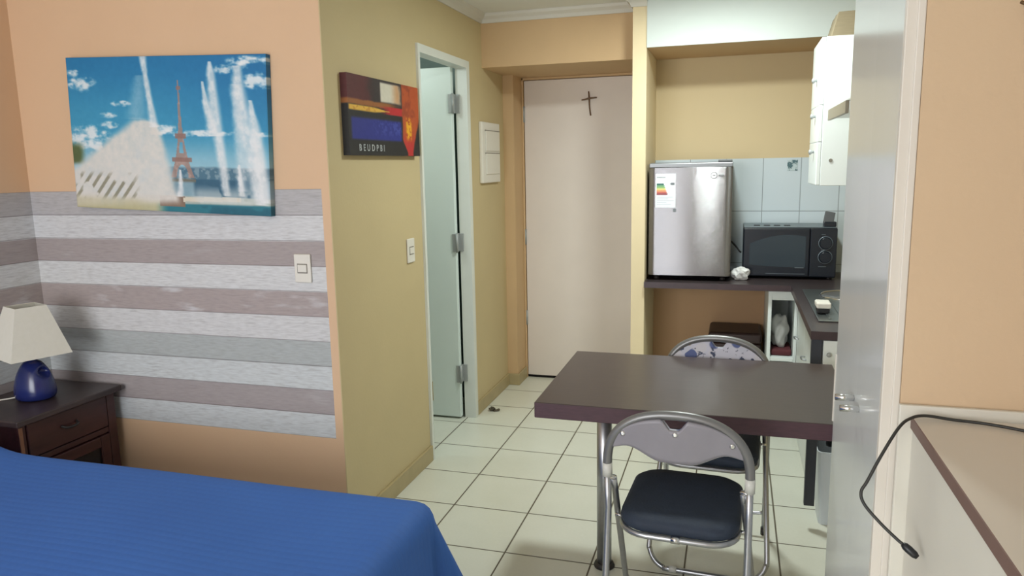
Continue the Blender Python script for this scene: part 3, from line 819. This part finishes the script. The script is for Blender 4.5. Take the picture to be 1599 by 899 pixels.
    for s in (-1, 1):
        obj('pivot', tube(new(), [(s*.164, .006, .588), (s*.196, .0, .588)], .006, 8), M['chrome'], t, True)
        obj('seat_bolt', tube(new(), [(s*.160, .1, .431), (s*.186, .1, .431)], .005, 8), M['chrome'], t, True)
        obj('glide', tube(new(), [(s*(q.x-bend-.028), b.y, .012), (s*(q.x-bend-.002), b.y, .012)], .012, 12), M['collar'], fl, True)
    return t
chair((-.128, 1.925, 0), math.radians(-3), 'navy folding chair on the near side of the table, its grey back towards the bed', .41, .1)
chair((-.045, 2.816, 0), math.radians(180-3), 'navy folding chair beyond the table with floral fabric on its back', .315, .075)

# ------------------------------------------------------------------ kitchen worktop, cabinets, sink
CZ = .805
wt = thing('kitchen_worktop', 'dark L-shaped kitchen worktop carrying the fridge, microwave and sink', 'worktop', (0, 4.3, CZ))
WX = .292; WY = 4.03; WN = 2.95
sx0, sx1, sy0, sy1 = .335, .70, 3.13, 3.90
bm = new()
poly = [(-.461, WY), (WX, WY), (WX, WN), (XK-.001, WN), (XK-.001, YB-.001), (-.461, YB-.001)]
prism(bm, poly, CZ-.032, CZ, 2)
bm.normal_update()
for f in bm.faces: f.material_index = 0 if abs(f.normal.z) > .7 else 1
o = obj('worktop', bm, [M['counter'], M['counter_edge']], wt)
obj('support_post', box(new(), (.296, 2.957, .1), (.334, 2.985, CZ-.033), .002), M['post'], wt)

sk = thing('kitchen_sink', 'steel sink with drainboard set in the dark worktop', 'sink', (.5, 3.5, CZ))
bm = new(); box(bm, (sx0, sy0, CZ+.0005), (sx1, sy1, CZ+.007), .003)
obj('deck', bm, M['sink'], sk)
def rim(c, r0, z, ex=1.):
    bm = new(); tube(bm, [(c[0]+r0*math.cos(2*PI*k/40), c[1]+r0*ex*math.sin(2*PI*k/40), z) for k in range(40)], .005, 8, True); return bm
obj('bowl_rim', rim((.535, 3.72), .135, CZ+.009, 1.05), M['chrome'], sk)
bm = new(); prof = [(.13, 0), (.115, -.0015), (.05, -.004), (.01, -.0045)]
lathe(bm, [(.128, CZ+.0075), (.128, CZ+.0088), (.05, CZ+.0082), (.01, CZ+.008)], 32, (.535, 3.72, 0)); obj('bowl', bm, M['fridge_trim'], sk)
bm = new()
for i in range(6): box(bm, (.375+i*.05, 3.16, CZ+.0065), (.387+i*.05, 3.5, CZ+.011), .002)
obj('drainboard_ridges', bm, M['sink'], sk)
sp = thing('soap_box', 'small white box with dark underside on the sink drainboard', 'box', (.36, 3.25, CZ+.011))
obj('body', box(new(), (.338, 3.25, CZ+.031), (.395, 3.34, CZ+.055), .006), M['plastic_white'], sp)
obj('feet', box(new(), (.343, 3.255, CZ+.0112), (.39, 3.335, CZ+.031), .003), M['black'], sp)

# white open cabinet under the corner of the worktop
oc = thing('open_cabinet', 'narrow white open cabinet under the worktop corner', 'cabinet', (.26, 4.25, 0))
bm = new(); x0, x1, y0, y1, zt = .186, .334, 4.075, YB-.004, CZ-.033
box(bm, (x0, y0, 0), (x0+.018, y1, zt), .001); box(bm, (x1-.016, y0, 0), (x1, y1, zt), .001); box(bm, (x0+.018, y0, zt-.052), (x1-.016, y1, zt), .001)
box(bm, (x0+.018, y0, .07), (x1-.016, y1, .09), .001); box(bm, (x0+.018, y1-.01, .09), (x1-.016, y1, zt-.052))
obj('carcass', bm, M['white_melamine'], oc)
obj('shelf', box(new(), (x0+.0185, y0-.02, .395), (x1-.0165, y1-.012, .413), .001), M['white_melamine'], oc)
def crumple(c, s, seed, amp=.25, sub=3):
    bm = new(); bmesh.ops.create_icosphere(bm, subdivisions=sub, radius=1)
    rs = random.Random(seed); ph = [rs.uniform(0, 6.28) for _ in range(12)]
    for v in bm.verts:
        p = v.co.copy(); n = sum(math.sin(p.x*(3+i)+ph[i])*math.sin(p.y*(4-i*.3)+ph[i+4])*math.cos(p.z*(3+i*.7)+ph[i+8]) for i in range(4))
        k = 1+amp*n*.5; v.co = Vector(c)+Vector((p.x*s[0]*k, p.y*s[1]*k, max(-.85, p.z*k)*s[2]))
    for f in bm.faces: f.smooth = sub > 3
    return bm
tag(obj('folded_cloth', box(new(), (.208, 4.1, .4135), (.314, 4.3, .447), .012, 3), M['red']), 'dark red cloth folded on the shelf of the open cabinet', 'cloth')
tag(obj('plastic_bag', crumple((.254, 4.185, .527), (.042, .05, .094), 4, .35, 4), M['bag_grey']), 'greyish white plastic bag standing in the open cabinet', 'bag')

# base cabinet run on the right wall
bc = thing('base_cabinet', 'white base cabinet run below the sink along the right wall', 'cabinet', (.55, 3.65, 0))
fx = .336
obj('carcass', box(new(), (fx+.016, 3.25, .06), (XK-.001, 4.07, CZ-.034), .001), M['white_melamine'], bc)
obj('plinth', box(new(), (fx+.012, 3.255, 0), (XK-.002, 4.065, .06)), M['white_melamine'], bc)
for y0, y1 in ((3.255, 3.655), (3.66, 4.062)):
    d = obj('door', box(new(), (fx-.002, y0, .07), (fx+.016, y1, CZ-.036), .002), M['white_melamine'], bc)
    yh = y1-.09 if y0 > 3.5 else y0+.3
    obj('handle', tube(new(), smooth_path([(fx-.002, yh-.03, .545), (fx-.02, yh-.025, .545), (fx-.02, yh+.025, .545), (fx-.002, yh+.03, .545)], 4), .004, 8), M['steel'], d)
dw = thing('drawer_unit', 'white drawer box hanging under the near end of the worktop', 'drawer', (.5, 3.1, .6))
obj('case', box(new(), (fx, 2.975, .58), (.70, 3.245, CZ-.034), .002), M['white_melamine'], dw)
f = obj('drawer_front', box(new(), (fx+.002, 2.957, .582), (.699, 2.975, CZ-.036), .002), M['white_melamine'], dw)
obj('knob', lathe(new(), [(.004, 0), (.004, .006), (.009, .01), (.008, .016), (.003, .018)], 16, (fx+.022, 2.957, .717), 'Y'), M['hinge'], f)

bn = thing('waste_bin', 'white plastic waste bin under the near end of the worktop', 'bin', (.42, 3.08, 0))
def taper(c, w0, d0, w1, d1, h, th=.004):
    bm = new(); R = []
    for w, d, z in ((w0, d0, 0), (w1, d1, h), (w1-th, d1-th, h), (w0-th, d0-th, th)):
        r = .02; pts = []
        for sx, sy, a0 in ((1, 1, 0), (-1, 1, PI/2), (-1, -1, PI), (1, -1, 1.5*PI)):
            for k in range(5):
                a = a0+PI/8*k; pts.append((c[0]+sx*(w-r)+r*math.cos(a), c[1]+sy*(d-r)+r*math.sin(a), c[2]+z))
        R.append([bm.verts.new(p) for p in pts])
    for A, B in zip(R, R[1:]):
        for i in range(20): bm.faces.new((A[i], A[(i+1) % 20], B[(i+1) % 20], B[i]))
    bm.faces.new(R[0][::-1]); bm.faces.new(R[-1]); return bm
obj('tub', taper((.445, 3.085, 0), .085, .07, .103, .088, .31), M['bin'], bn)
tag(obj('rubbish_bag', crumple((.447, 3.085, .388), (.085, .07, .085), 12, .3, 4), M['black_bag']), 'shiny black rubbish bag bulging out of the white bin', 'bag')

# ------------------------------------------------------------------ fridge
fx0, fx1, fy = -.447, -.013, 4.10
fr = thing('mini_fridge', 'small brushed steel fridge standing on the worktop', 'fridge', (-.23, 4.3, CZ))
FZ0, FZ1 = CZ+.022, CZ+.637
obj('body', box(new(), (fx0+.002, fy+.05, FZ0), (fx1-.002, YB-.03, FZ1), .004), M['fridge_side'], fr)
def fridge_door():
    bm = new(); n = 24; z0, z1 = FZ0+.008, FZ1-.026; g = {}
    for i in range(n+1):
        t = i/n; x = fx0+(fx1-fx0)*t; u = abs(2*t-1); y = fy+.004*u**2+(.012*max(0, (u-.93)/.07)**2)
        g[i] = [bm.verts.new((x, y, z0)), bm.verts.new((x, y, z1)), bm.verts.new((x, fy+.048, z1)), bm.verts.new((x, fy+.048, z0))]
    for i in range(n):
        for k in range(4):
            f = bm.faces.new((g[i][k], g[i][(k+1) % 4], g[i+1][(k+1) % 4], g[i+1][k])); f.smooth = k == 0
    bm.faces.new(g[0]); bm.faces.new(g[n][::-1])
    bmesh.ops.split_edges(bm, edges=[e for e in bm.edges if sum(f.smooth for f in e.link_faces) == 1])
    uvl = bm.loops.layers.uv.new('UVMap')
    for f in bm.faces:
        for l in f.loops: l[uvl].uv = (l.vert.co.x, l.vert.co.z)
    return bm
fd = obj('door', fridge_door(), M['brushed'], fr)
obj('door_cap', box(new(), (fx0, fy+.004, FZ1-.026), (fx1, fy+.05, FZ1-.002), .004), M['fridge_trim'], fr)
obj('hinge_cover', box(new(), (fx1-.075, fy+.01, FZ1-.002), (fx1-.004, fy+.09, FZ1+.012), .004), M['fridge_side'], fr)
for x in (fx0+.04, fx1-.04):
    obj('foot', lathe(new(), [(.016, 0), (.016, .012), (.011, .014), (.011, .0235)], 16, (x, fy+.07, CZ)), M['leg_foot'], fr)
# energy label, small sticker and emblem on the door
def onface(x): 
    u = abs(2*(x-fx0)/(fx1-fx0)-1); return fy+.004*u**2
def sticker(name, x0, x1, z0, z1, m, parent, lift=.0012):
    y = min(onface(x0), onface(x1), onface((x0+x1)/2)); return obj(name, box(new(), (x0, y-lift, z0), (x1, max(onface(x0), onface(x1)), z1)), m, parent)
lx0, lx1 = fx0+.036, fx0+.142
el = sticker('energy_label', lx0, lx1, 1.204, 1.385, M['label'], fd)
ly = min(onface(lx0), onface(lx1))-.0012
for i, (c, w) in enumerate((((60, 110, 100), .040), ((110, 165, 120), .044), ((150, 190, 120), .047), ((228, 214, 130), .050), ((226, 160, 110), .053), ((206, 110, 96), .056), ((150, 70, 80), .060))):
    z = 1.333-i*.0088
    bm = new(); prism(bm, [(lx0+.006, z), (lx0+.006+w-.006, z), (lx0+.006+w, z-.004), (lx0+.006+w-.006, z-.008), (lx0+.006, z-.008)], ly-.0012, ly+.0002, 1)
    obj('rating_bar', bm, mat('rating_bar_ink', c, .6), el)
obj('rating_arrow', prism(new(), [(lx1-.03, 1.331), (lx1-.024, 1.337), (lx1-.006, 1.337), (lx1-.006, 1.325), (lx1-.024, 1.325)], ly-.0012, ly+.0002, 1), M['label_text'], el)
lettering('heading', 'ENERGIA', .0115, M['label_text'], el, (lx0+.006, ly-.0006, 1.362), (1, 0, 0), (0, 0, 1))
for i, w in enumerate((.085, .06, .09, .05, .075)):
    obj('small_print', box(new(), (lx0+.008, ly-.0008, 1.258-i*.0095), (lx0+.008+w, ly+.0002, 1.2602-i*.0095)), mat('pale_print', (188, 194, 204), .6), el)
sticker('sticker', lx1-.012, lx1+.004, 1.18, 1.198, M['label_text'], fd)
ex = fx1-.075; ey = onface(ex)
em = obj('emblem', tube(new(), [(ex-.02+.016*math.cos(2*PI*k/28), ey-.001, 1.372+.016*math.sin(2*PI*k/28)) for k in range(28)], .0016, 6, True), M['fridge_trim'], fd)
obj('emblem_mark', box(new(), (ex-.027, ey-.0015, 1.371), (ex-.013, ey+.002, 1.3745)), M['fridge_trim'], em)
obj('emblem_name', box(new(), (ex+.004, ey-.0015, 1.367), (ex+.03, ey+.003, 1.3765), .001), M['fridge_trim'], em)
# power cord behind the fridge
tag(obj('power_cord', tube(new(), smooth_path([(-.012, 4.45, .99), (.02, 4.44, .955), (.035, 4.43, .935), (.045, 4.43, .928)], 6), .005, 8), M['black']), 'black power cord hanging between fridge and microwave', 'cord')

# ------------------------------------------------------------------ microwave
mx0, mx1, my0, my1, mz0, mz1 = .052, .528, 4.245, 4.555, CZ+.012, 1.085
mw = thing('microwave', 'black microwave with two round dials in the worktop corner', 'microwave', (.29, 4.4, CZ))
obj('body', box(new(), (mx0, my0+.02, mz0), (mx1, my1, mz1), .004), M['mw_body'], mw)
bm = box(new(), (mx0+.003, my0+.022, mz1), (mx1-.003, my1-.004, mz1+.003), .001); tp = obj('top_panel', bm, M['mw_top'], mw)
for i in range(4):
    obj('vent', box(new(), (mx0+.055+i*.053, my0+.1, mz1+.0025), (mx0+.088+i*.053, my0+.15, mz1+.0045), .001), M['dark_gap'], tp)
dx1 = mx1-.135
dr = obj('door', box(new(), (mx0, my0, mz0+.004), (dx1, my0+.0195, mz1-.002), .006), M['mw_body'], mw)
def mw_window():
    bm = new(); L, R, b = mx0+.034, dx1-.02, mz0+.066; pts = []
    for k in range(13):
        t = k/12; pts.append((L+(R-L)*t, mz0+.205+.026*(1-(2*t-1.4)**2)))
    poly = pts[::-1]+[(L, b), (L+(R-L)*.5, b-.010), (R, b-.012)]
    prism(bm, poly, my0-.0015, my0+.001, 1); return bm
obj('window', mw_window(), M['mw_glass'], dr)
obj('name_plate', box(new(), (dx1-.072, my0-.002, mz0+.052), (dx1-.027, my0, mz0+.0555)), M['dial'], dr)
obj('door_lip', box(new(), (mx0+.12, my0-.001, mz0+.018), (dx1-.02, my0+.001, mz0+.0205)), M['dial'], dr)
cp = obj('control_panel', box(new(), (dx1+.002, my0+.002, mz0+.004), (mx1, my0+.0195, mz1-.002), .005), M['mw_body'], mw)
for z in (mz0+.188, mz0+.113):
    cx = dx1+.078
    dl = obj('dial', lathe(new(), [(.031, 0), (.03, .014), (.027, .018)], 32, (cx, my0+.002, z), 'Y'), M['mw_body'], cp)
    obj('dial_ring', tube(new(), [(cx+0.034*math.cos(2*PI*k/36), my0+.0005, z+.034*math.sin(2*PI*k/36)) for k in range(36)], .0028, 8, True), M['dial'], dl)
for z, w in ((mz0+.232, .02), (mz0+.149, .02), (mz0+.06, .04)):
    obj('dial_mark', box(new(), (dx1+.078-w/2-.012, my0, z), (dx1+.078+w/2-.012, my0+.0025, z+.003)), M['dial'], cp)
for x in (mx0+.03, mx1-.03):
    for y in (my0+.05, my1-.05): obj('foot', lathe(new(), [(.012, 0), (.012, .0125)], 12, (x, y, CZ)), M['leg_foot'], mw)
hl = thing('scouring_stand', 'small dark stand tilted on top of the microwave', 'stand', (.49, 4.32, mz1))
obj('holder', box(new(), (.462, 4.285, mz1+.0032), (.525, 4.345, mz1+.03), .004), M['mw_body'], hl)
obj('card', box(new(), (.464, 4.308, mz1+.022), (.516, 4.320, mz1+.082), .003, rot=Matrix.Rotation(math.radians(10), 3, 'Y') @ Matrix.Rotation(math.radians(-12), 3, 'X')), M['fridge_side'], hl)
tag(obj('crumpled_bag', crumple((.041, 4.19, CZ+.031), (.045, .035, .036), 21, .4, 3), M['bag']), 'crumpled white plastic bag on the worktop beside the microwave', 'bag')

# tile motif
tag(obj('tile_sticker', box(new(), (.283, 4.567, 1.385), (.338, 4.57, 1.445)), M['decal']), 'small blue-grey picture sticker on the white wall tiles', 'sticker')

# pouf under the worktop
pf = thing('storage_pouf', 'dark brown cube pouf under the worktop against the orange wall', 'pouf', (.02, 4.38, 0))
obj('base', box(new(), (-.118, 4.26, .012), (.165, 4.55, .43), .012, 3), M['pouf'], pf)
obj('lid', box(new(), (-.121, 4.257, .432), (.168, 4.553, .492), .018, 4), M['pouf'], pf)
for x in (-.09, .137):
    for y in (4.29, 4.52): obj('foot', lathe(new(), [(.014, 0), (.014, .0125)], 12, (x, y, 0)), M['leg_foot'], pf)

# ------------------------------------------------------------------ upper cabinet, hood, carton
uc = thing('wall_cabinet', 'white wall cabinet mounted high above the sink', 'cabinet', (.55, 3.7, 1.33))
ux, uy0, uy1, uz0, uz1 = .338, 3.515, 3.87, 1.332, 1.958
obj('carcass', box(new(), (ux+.016, uy0, uz0), (XK-.001, uy1, uz1), .002), M['white_melamine'], uc)
for z0, z1 in ((uz0+.002, 1.5185), (1.5195, 1.6745), (1.6755, uz1-.002)):
    d = obj('flap_door', box(new(), (ux-.002, uy0+.002, z0), (ux+.0155, uy1-.002, z1), .003), M['white_melamine'], uc)
    zk = min(z1-.04, 1.79)
    obj('knob', lathe(new(), [(.006, 0), (.006, -.008), (.012, -.014), (.011, -.02), (.004, -.023)], 16, (ux-.002, uy0+.13, zk), 'X'), M['hinge'], d)
obj('side_cap', lathe(new(), [(.008, 0), (.008, .002)], 12, (ux+.055, uy0, 1.44), 'Y'), M['plastic_line'], uc)
hd = thing('range_hood', 'taupe range hood with white top beside the wall cabinet', 'range hood', (.55, 3.2, 1.6))
hx = .363
obj('front_lip', box(new(), (hx, 2.9, 1.604), (hx+.012, 3.42, 1.648), .002), M['hood'], hd)
obj('canopy', prism(new(), [(hx+.002, 1.6485), (hx+.10, 1.70), (XK-.002, 1.72), (XK-.002, 1.648)], 2.9, 3.42, 1), M['white_melamine'], hd)
obj('underside', box(new(), (hx+.0125, 2.902, 1.612), (XK-.002, 3.418, 1.6475), .001), M['white_melamine'], hd)
cb = thing('cardboard_carton', 'brown cardboard carton standing on the white wall cabinet', 'carton', (.5, 3.6, uz1))
bm = new(); A = [bm.verts.new(p) for p in ((.375, 3.53, uz1), (.62, 3.53, uz1), (.62, 3.80, uz1), (.375, 3.80, uz1))]; Bv = [bm.verts.new(p) for p in ((.401, 3.55, uz1+.102), (.60, 3.55, uz1+.106), (.60, 3.78, uz1+.106), (.401, 3.78, uz1+.102))]
bm.faces.new(A[::-1]); bm.faces.new(Bv)
for i in range(4): bm.faces.new((A[i], A[(i+1) % 4], Bv[(i+1) % 4], Bv[i]))
obj('box', bm, M['card'], cb)
obj('tape', box(new(), (.402, 3.655, uz1+.1005), (.60, 3.695, uz1+.1075)), M['hood'], cb)

# ------------------------------------------------------------------ wardrobe
wd = thing('wardrobe', 'tall glossy white wardrobe with two slim doors facing the table', 'wardrobe', (.5, 1.83, 0))
PX = .28
obj('carcass', box(new(), (PX+.022, 1.562, 0), (XK-.0, 2.134, CEIL-.001), .002), M['ward_frame'], wd)
frame = box(new(), (PX-.002, 1.497, 0), (.3085, 1.513, CEIL-.001), .002); box(frame, (.2955, 1.492, 0), (.3086, 1.4985, CEIL-.001), .002)
obj('side_frame', frame, M['ward_frame'], wd)
obj('door_gap', box(new(), (PX+.006, 1.513, 0), (.3085, 1.5215, CEIL-.001)), M['ward_dark'], wd)
for k, (y0, y1) in enumerate(((1.5218, 1.786), (1.789, 2.134))):
    rot = Matrix.Rotation(math.radians(.5 if k else 0), 3, 'Z')
    d = obj('door', box(new(), (PX, y0, .05), (PX+.02, y1, CEIL-.02), .0015, rot=rot), M['white_gloss'], wd)
    yh = 1.744 if k == 0 else 1.826
    bm = new(); tube(bm, [(PX+.002, yh, .894), (PX-.04, yh, .894)], .0075, 14); h = obj('handle', bm, M['chrome'], d)
obj('edge_strip', box(new(), (PX-.004, 2.1345, .73), (PX+.02, 2.14, .92), .001), M['ward_frame'], wd)

# ------------------------------------------------------------------ cream cabinet at the right with cable
dk = thing('sideboard', 'cream sideboard with brown-edged top beside the wardrobe', 'sideboard', (.8, .9, 0))
DX, DZt, DYf = .326, .972, 1.478
bm = box(new(), (DX, .2, DZt-.024), (1.15, DYf, DZt), .0015, 1); bm.normal_update()
for f in bm.faces: f.material_index = 1 if f.normal.x < -.7 else 0
obj('top', bm, [M['desk_top'], M['desk_band']], dk)
obj('side_panel', box(new(), (DX+.004, .215, .0), (1.13, DYf, DZt-.0245), .002), M['desk'], dk)
obj('back_panel', box(new(), (.3065, DYf+.0005, 0), (1.16, DYf+.0115, DZt+.02), .002), M['desk'], dk)
cbk = thing('charger_cable', 'black cable lying over the sideboard and hanging down to a plug end', 'cable', (.33, 1.45, DZt))
zc = DZt+.0045
path = [(.62, 1.30, zc), (.555, 1.375, zc), (.491, 1.424, zc), (.44, 1.448, zc), (.39, 1.458, zc), (.345, 1.458, zc+.004), (.318, 1.445, zc+.001), (.296, 1.425, .965), (.266, 1.40, .92), (.243, 1.385, .875), (.233, 1.38, .855), (.238, 1.372, .836), (.262, 1.355, .812), (.288, 1.338, .792), (.297, 1.332, .787)]
obj('wire', tube(new(), smooth_path(path, 8), .0028, 10), M['cable'], cbk)
d = Vector((.012, -.007, -.0085)).normalized(); p = Vector((.295, 1.333, .788))
obj('plug', tube(new(), [p, p+d*.005, p+d*.012, p+d*.024, p+d*.03], [.004, .0065, .0072, .0066, .004], 14), M['black'], cbk)

# hook on the right wall, scrap on the floor
hk = thing('wall_hook', 'small brown hook high on the peach wall right of the wardrobe', 'hook', (.456, 1.49, 1.69))
obj('hook', tube(new(), smooth_path([(.462, 1.4915, 1.694), (.458, 1.478, 1.694), (.45, 1.47, 1.692), (.444, 1.474, 1.696)], 5), .003, 8), M['red_ind'], hk)
obj('tag', box(new(), (.4555, 1.4795, 1.665), (.473, 1.482, 1.687), .001), M['paper'], hk)
sc_ = thing('floor_scrap', 'small dark scrap lying on the floor tiles by the bathroom doorway', 'scrap', (-1.345, 4.04, 0))
bm = crumple((-1.352, 4.04, .0125), (.02, .016, .014), 31, .5, 2); obj('crumb', bm, M['scrap'], sc_)
obj('sliver', box(new(), (-1.345, 4.03, .001), (-1.305, 4.05, .01), .003, rot=Matrix.Rotation(.5, 3, 'Z') @ Matrix.Rotation(-.25, 3, 'Y')), M['scrap'], sc_)

# ------------------------------------------------------------------ light
def light(kind, name, loc, power, col, **kw):
    l = bpy.data.lights.new(name, kind); l.energy = power; l.color = col
    for k, v in kw.items(): setattr(l, k, v)
    o = bpy.data.objects.new(name, l); COL.objects.link(o); o.location = loc; return o
k = light('AREA', 'kitchen_lamp', (-.14, 3.3, 2.265), 25, (.92, 1., .96), shape='DISK', size=.22)
w = light('AREA', 'window_daylight', ((wx0+wx1)/2, YS-.02, (wz0+wz1)/2), 82, (.96, .98, 1.), shape='RECTANGLE', size=wx1-wx0, size_y=wz1-wz0)
w.rotation_euler = (PI/2, 0, 0)
light('POINT', 'bathroom_lamp', (-2.0, 3.1, 2.1), 9, (.85, 1., 1.), shadow_soft_size=.08)
world = bpy.data.worlds.new('World'); bpy.context.scene.world = world; world.use_nodes = True
world.node_tree.nodes['Background'].inputs[0].default_value = (.8, .9, 1., 1); world.node_tree.nodes['Background'].inputs[1].default_value = .6

# ------------------------------------------------------------------ camera (solved from the tile joints and the uprights)
yaw, pitch, roll, F, H = .292, .164, -.019, 1159.166, 1.446
cy, sy, cp, sp_, cr_, sr = math.cos(yaw), math.sin(yaw), math.cos(pitch), math.sin(pitch), math.cos(roll), math.sin(roll)
f0 = Vector((-sy, cy, 0)); r0 = Vector((cy, sy, 0)); u0 = Vector((0, 0, 1))
f = cp*f0-sp_*u0; u = cp*u0+sp_*f0
r = cr_*r0+sr*u; u2 = -sr*r0+cr_*u
cam = bpy.data.cameras.new('camera'); co = bpy.data.objects.new('camera', cam); COL.objects.link(co)
Mx = Matrix((r, u2, -f)).transposed().to_4x4(); Mx.translation = (0, 0, H); co.matrix_world = Mx
cam.sensor_width = 36; cam.lens = F/1599*36; cam.clip_start = .02
sc = bpy.context.scene; sc.camera = co
sc.view_settings.view_transform = 'Standard'; sc.view_settings.look = 'None'; sc.view_settings.gamma = 1; sc.view_settings.use_curve_mapping = False
sc.view_settings.exposure = 0.
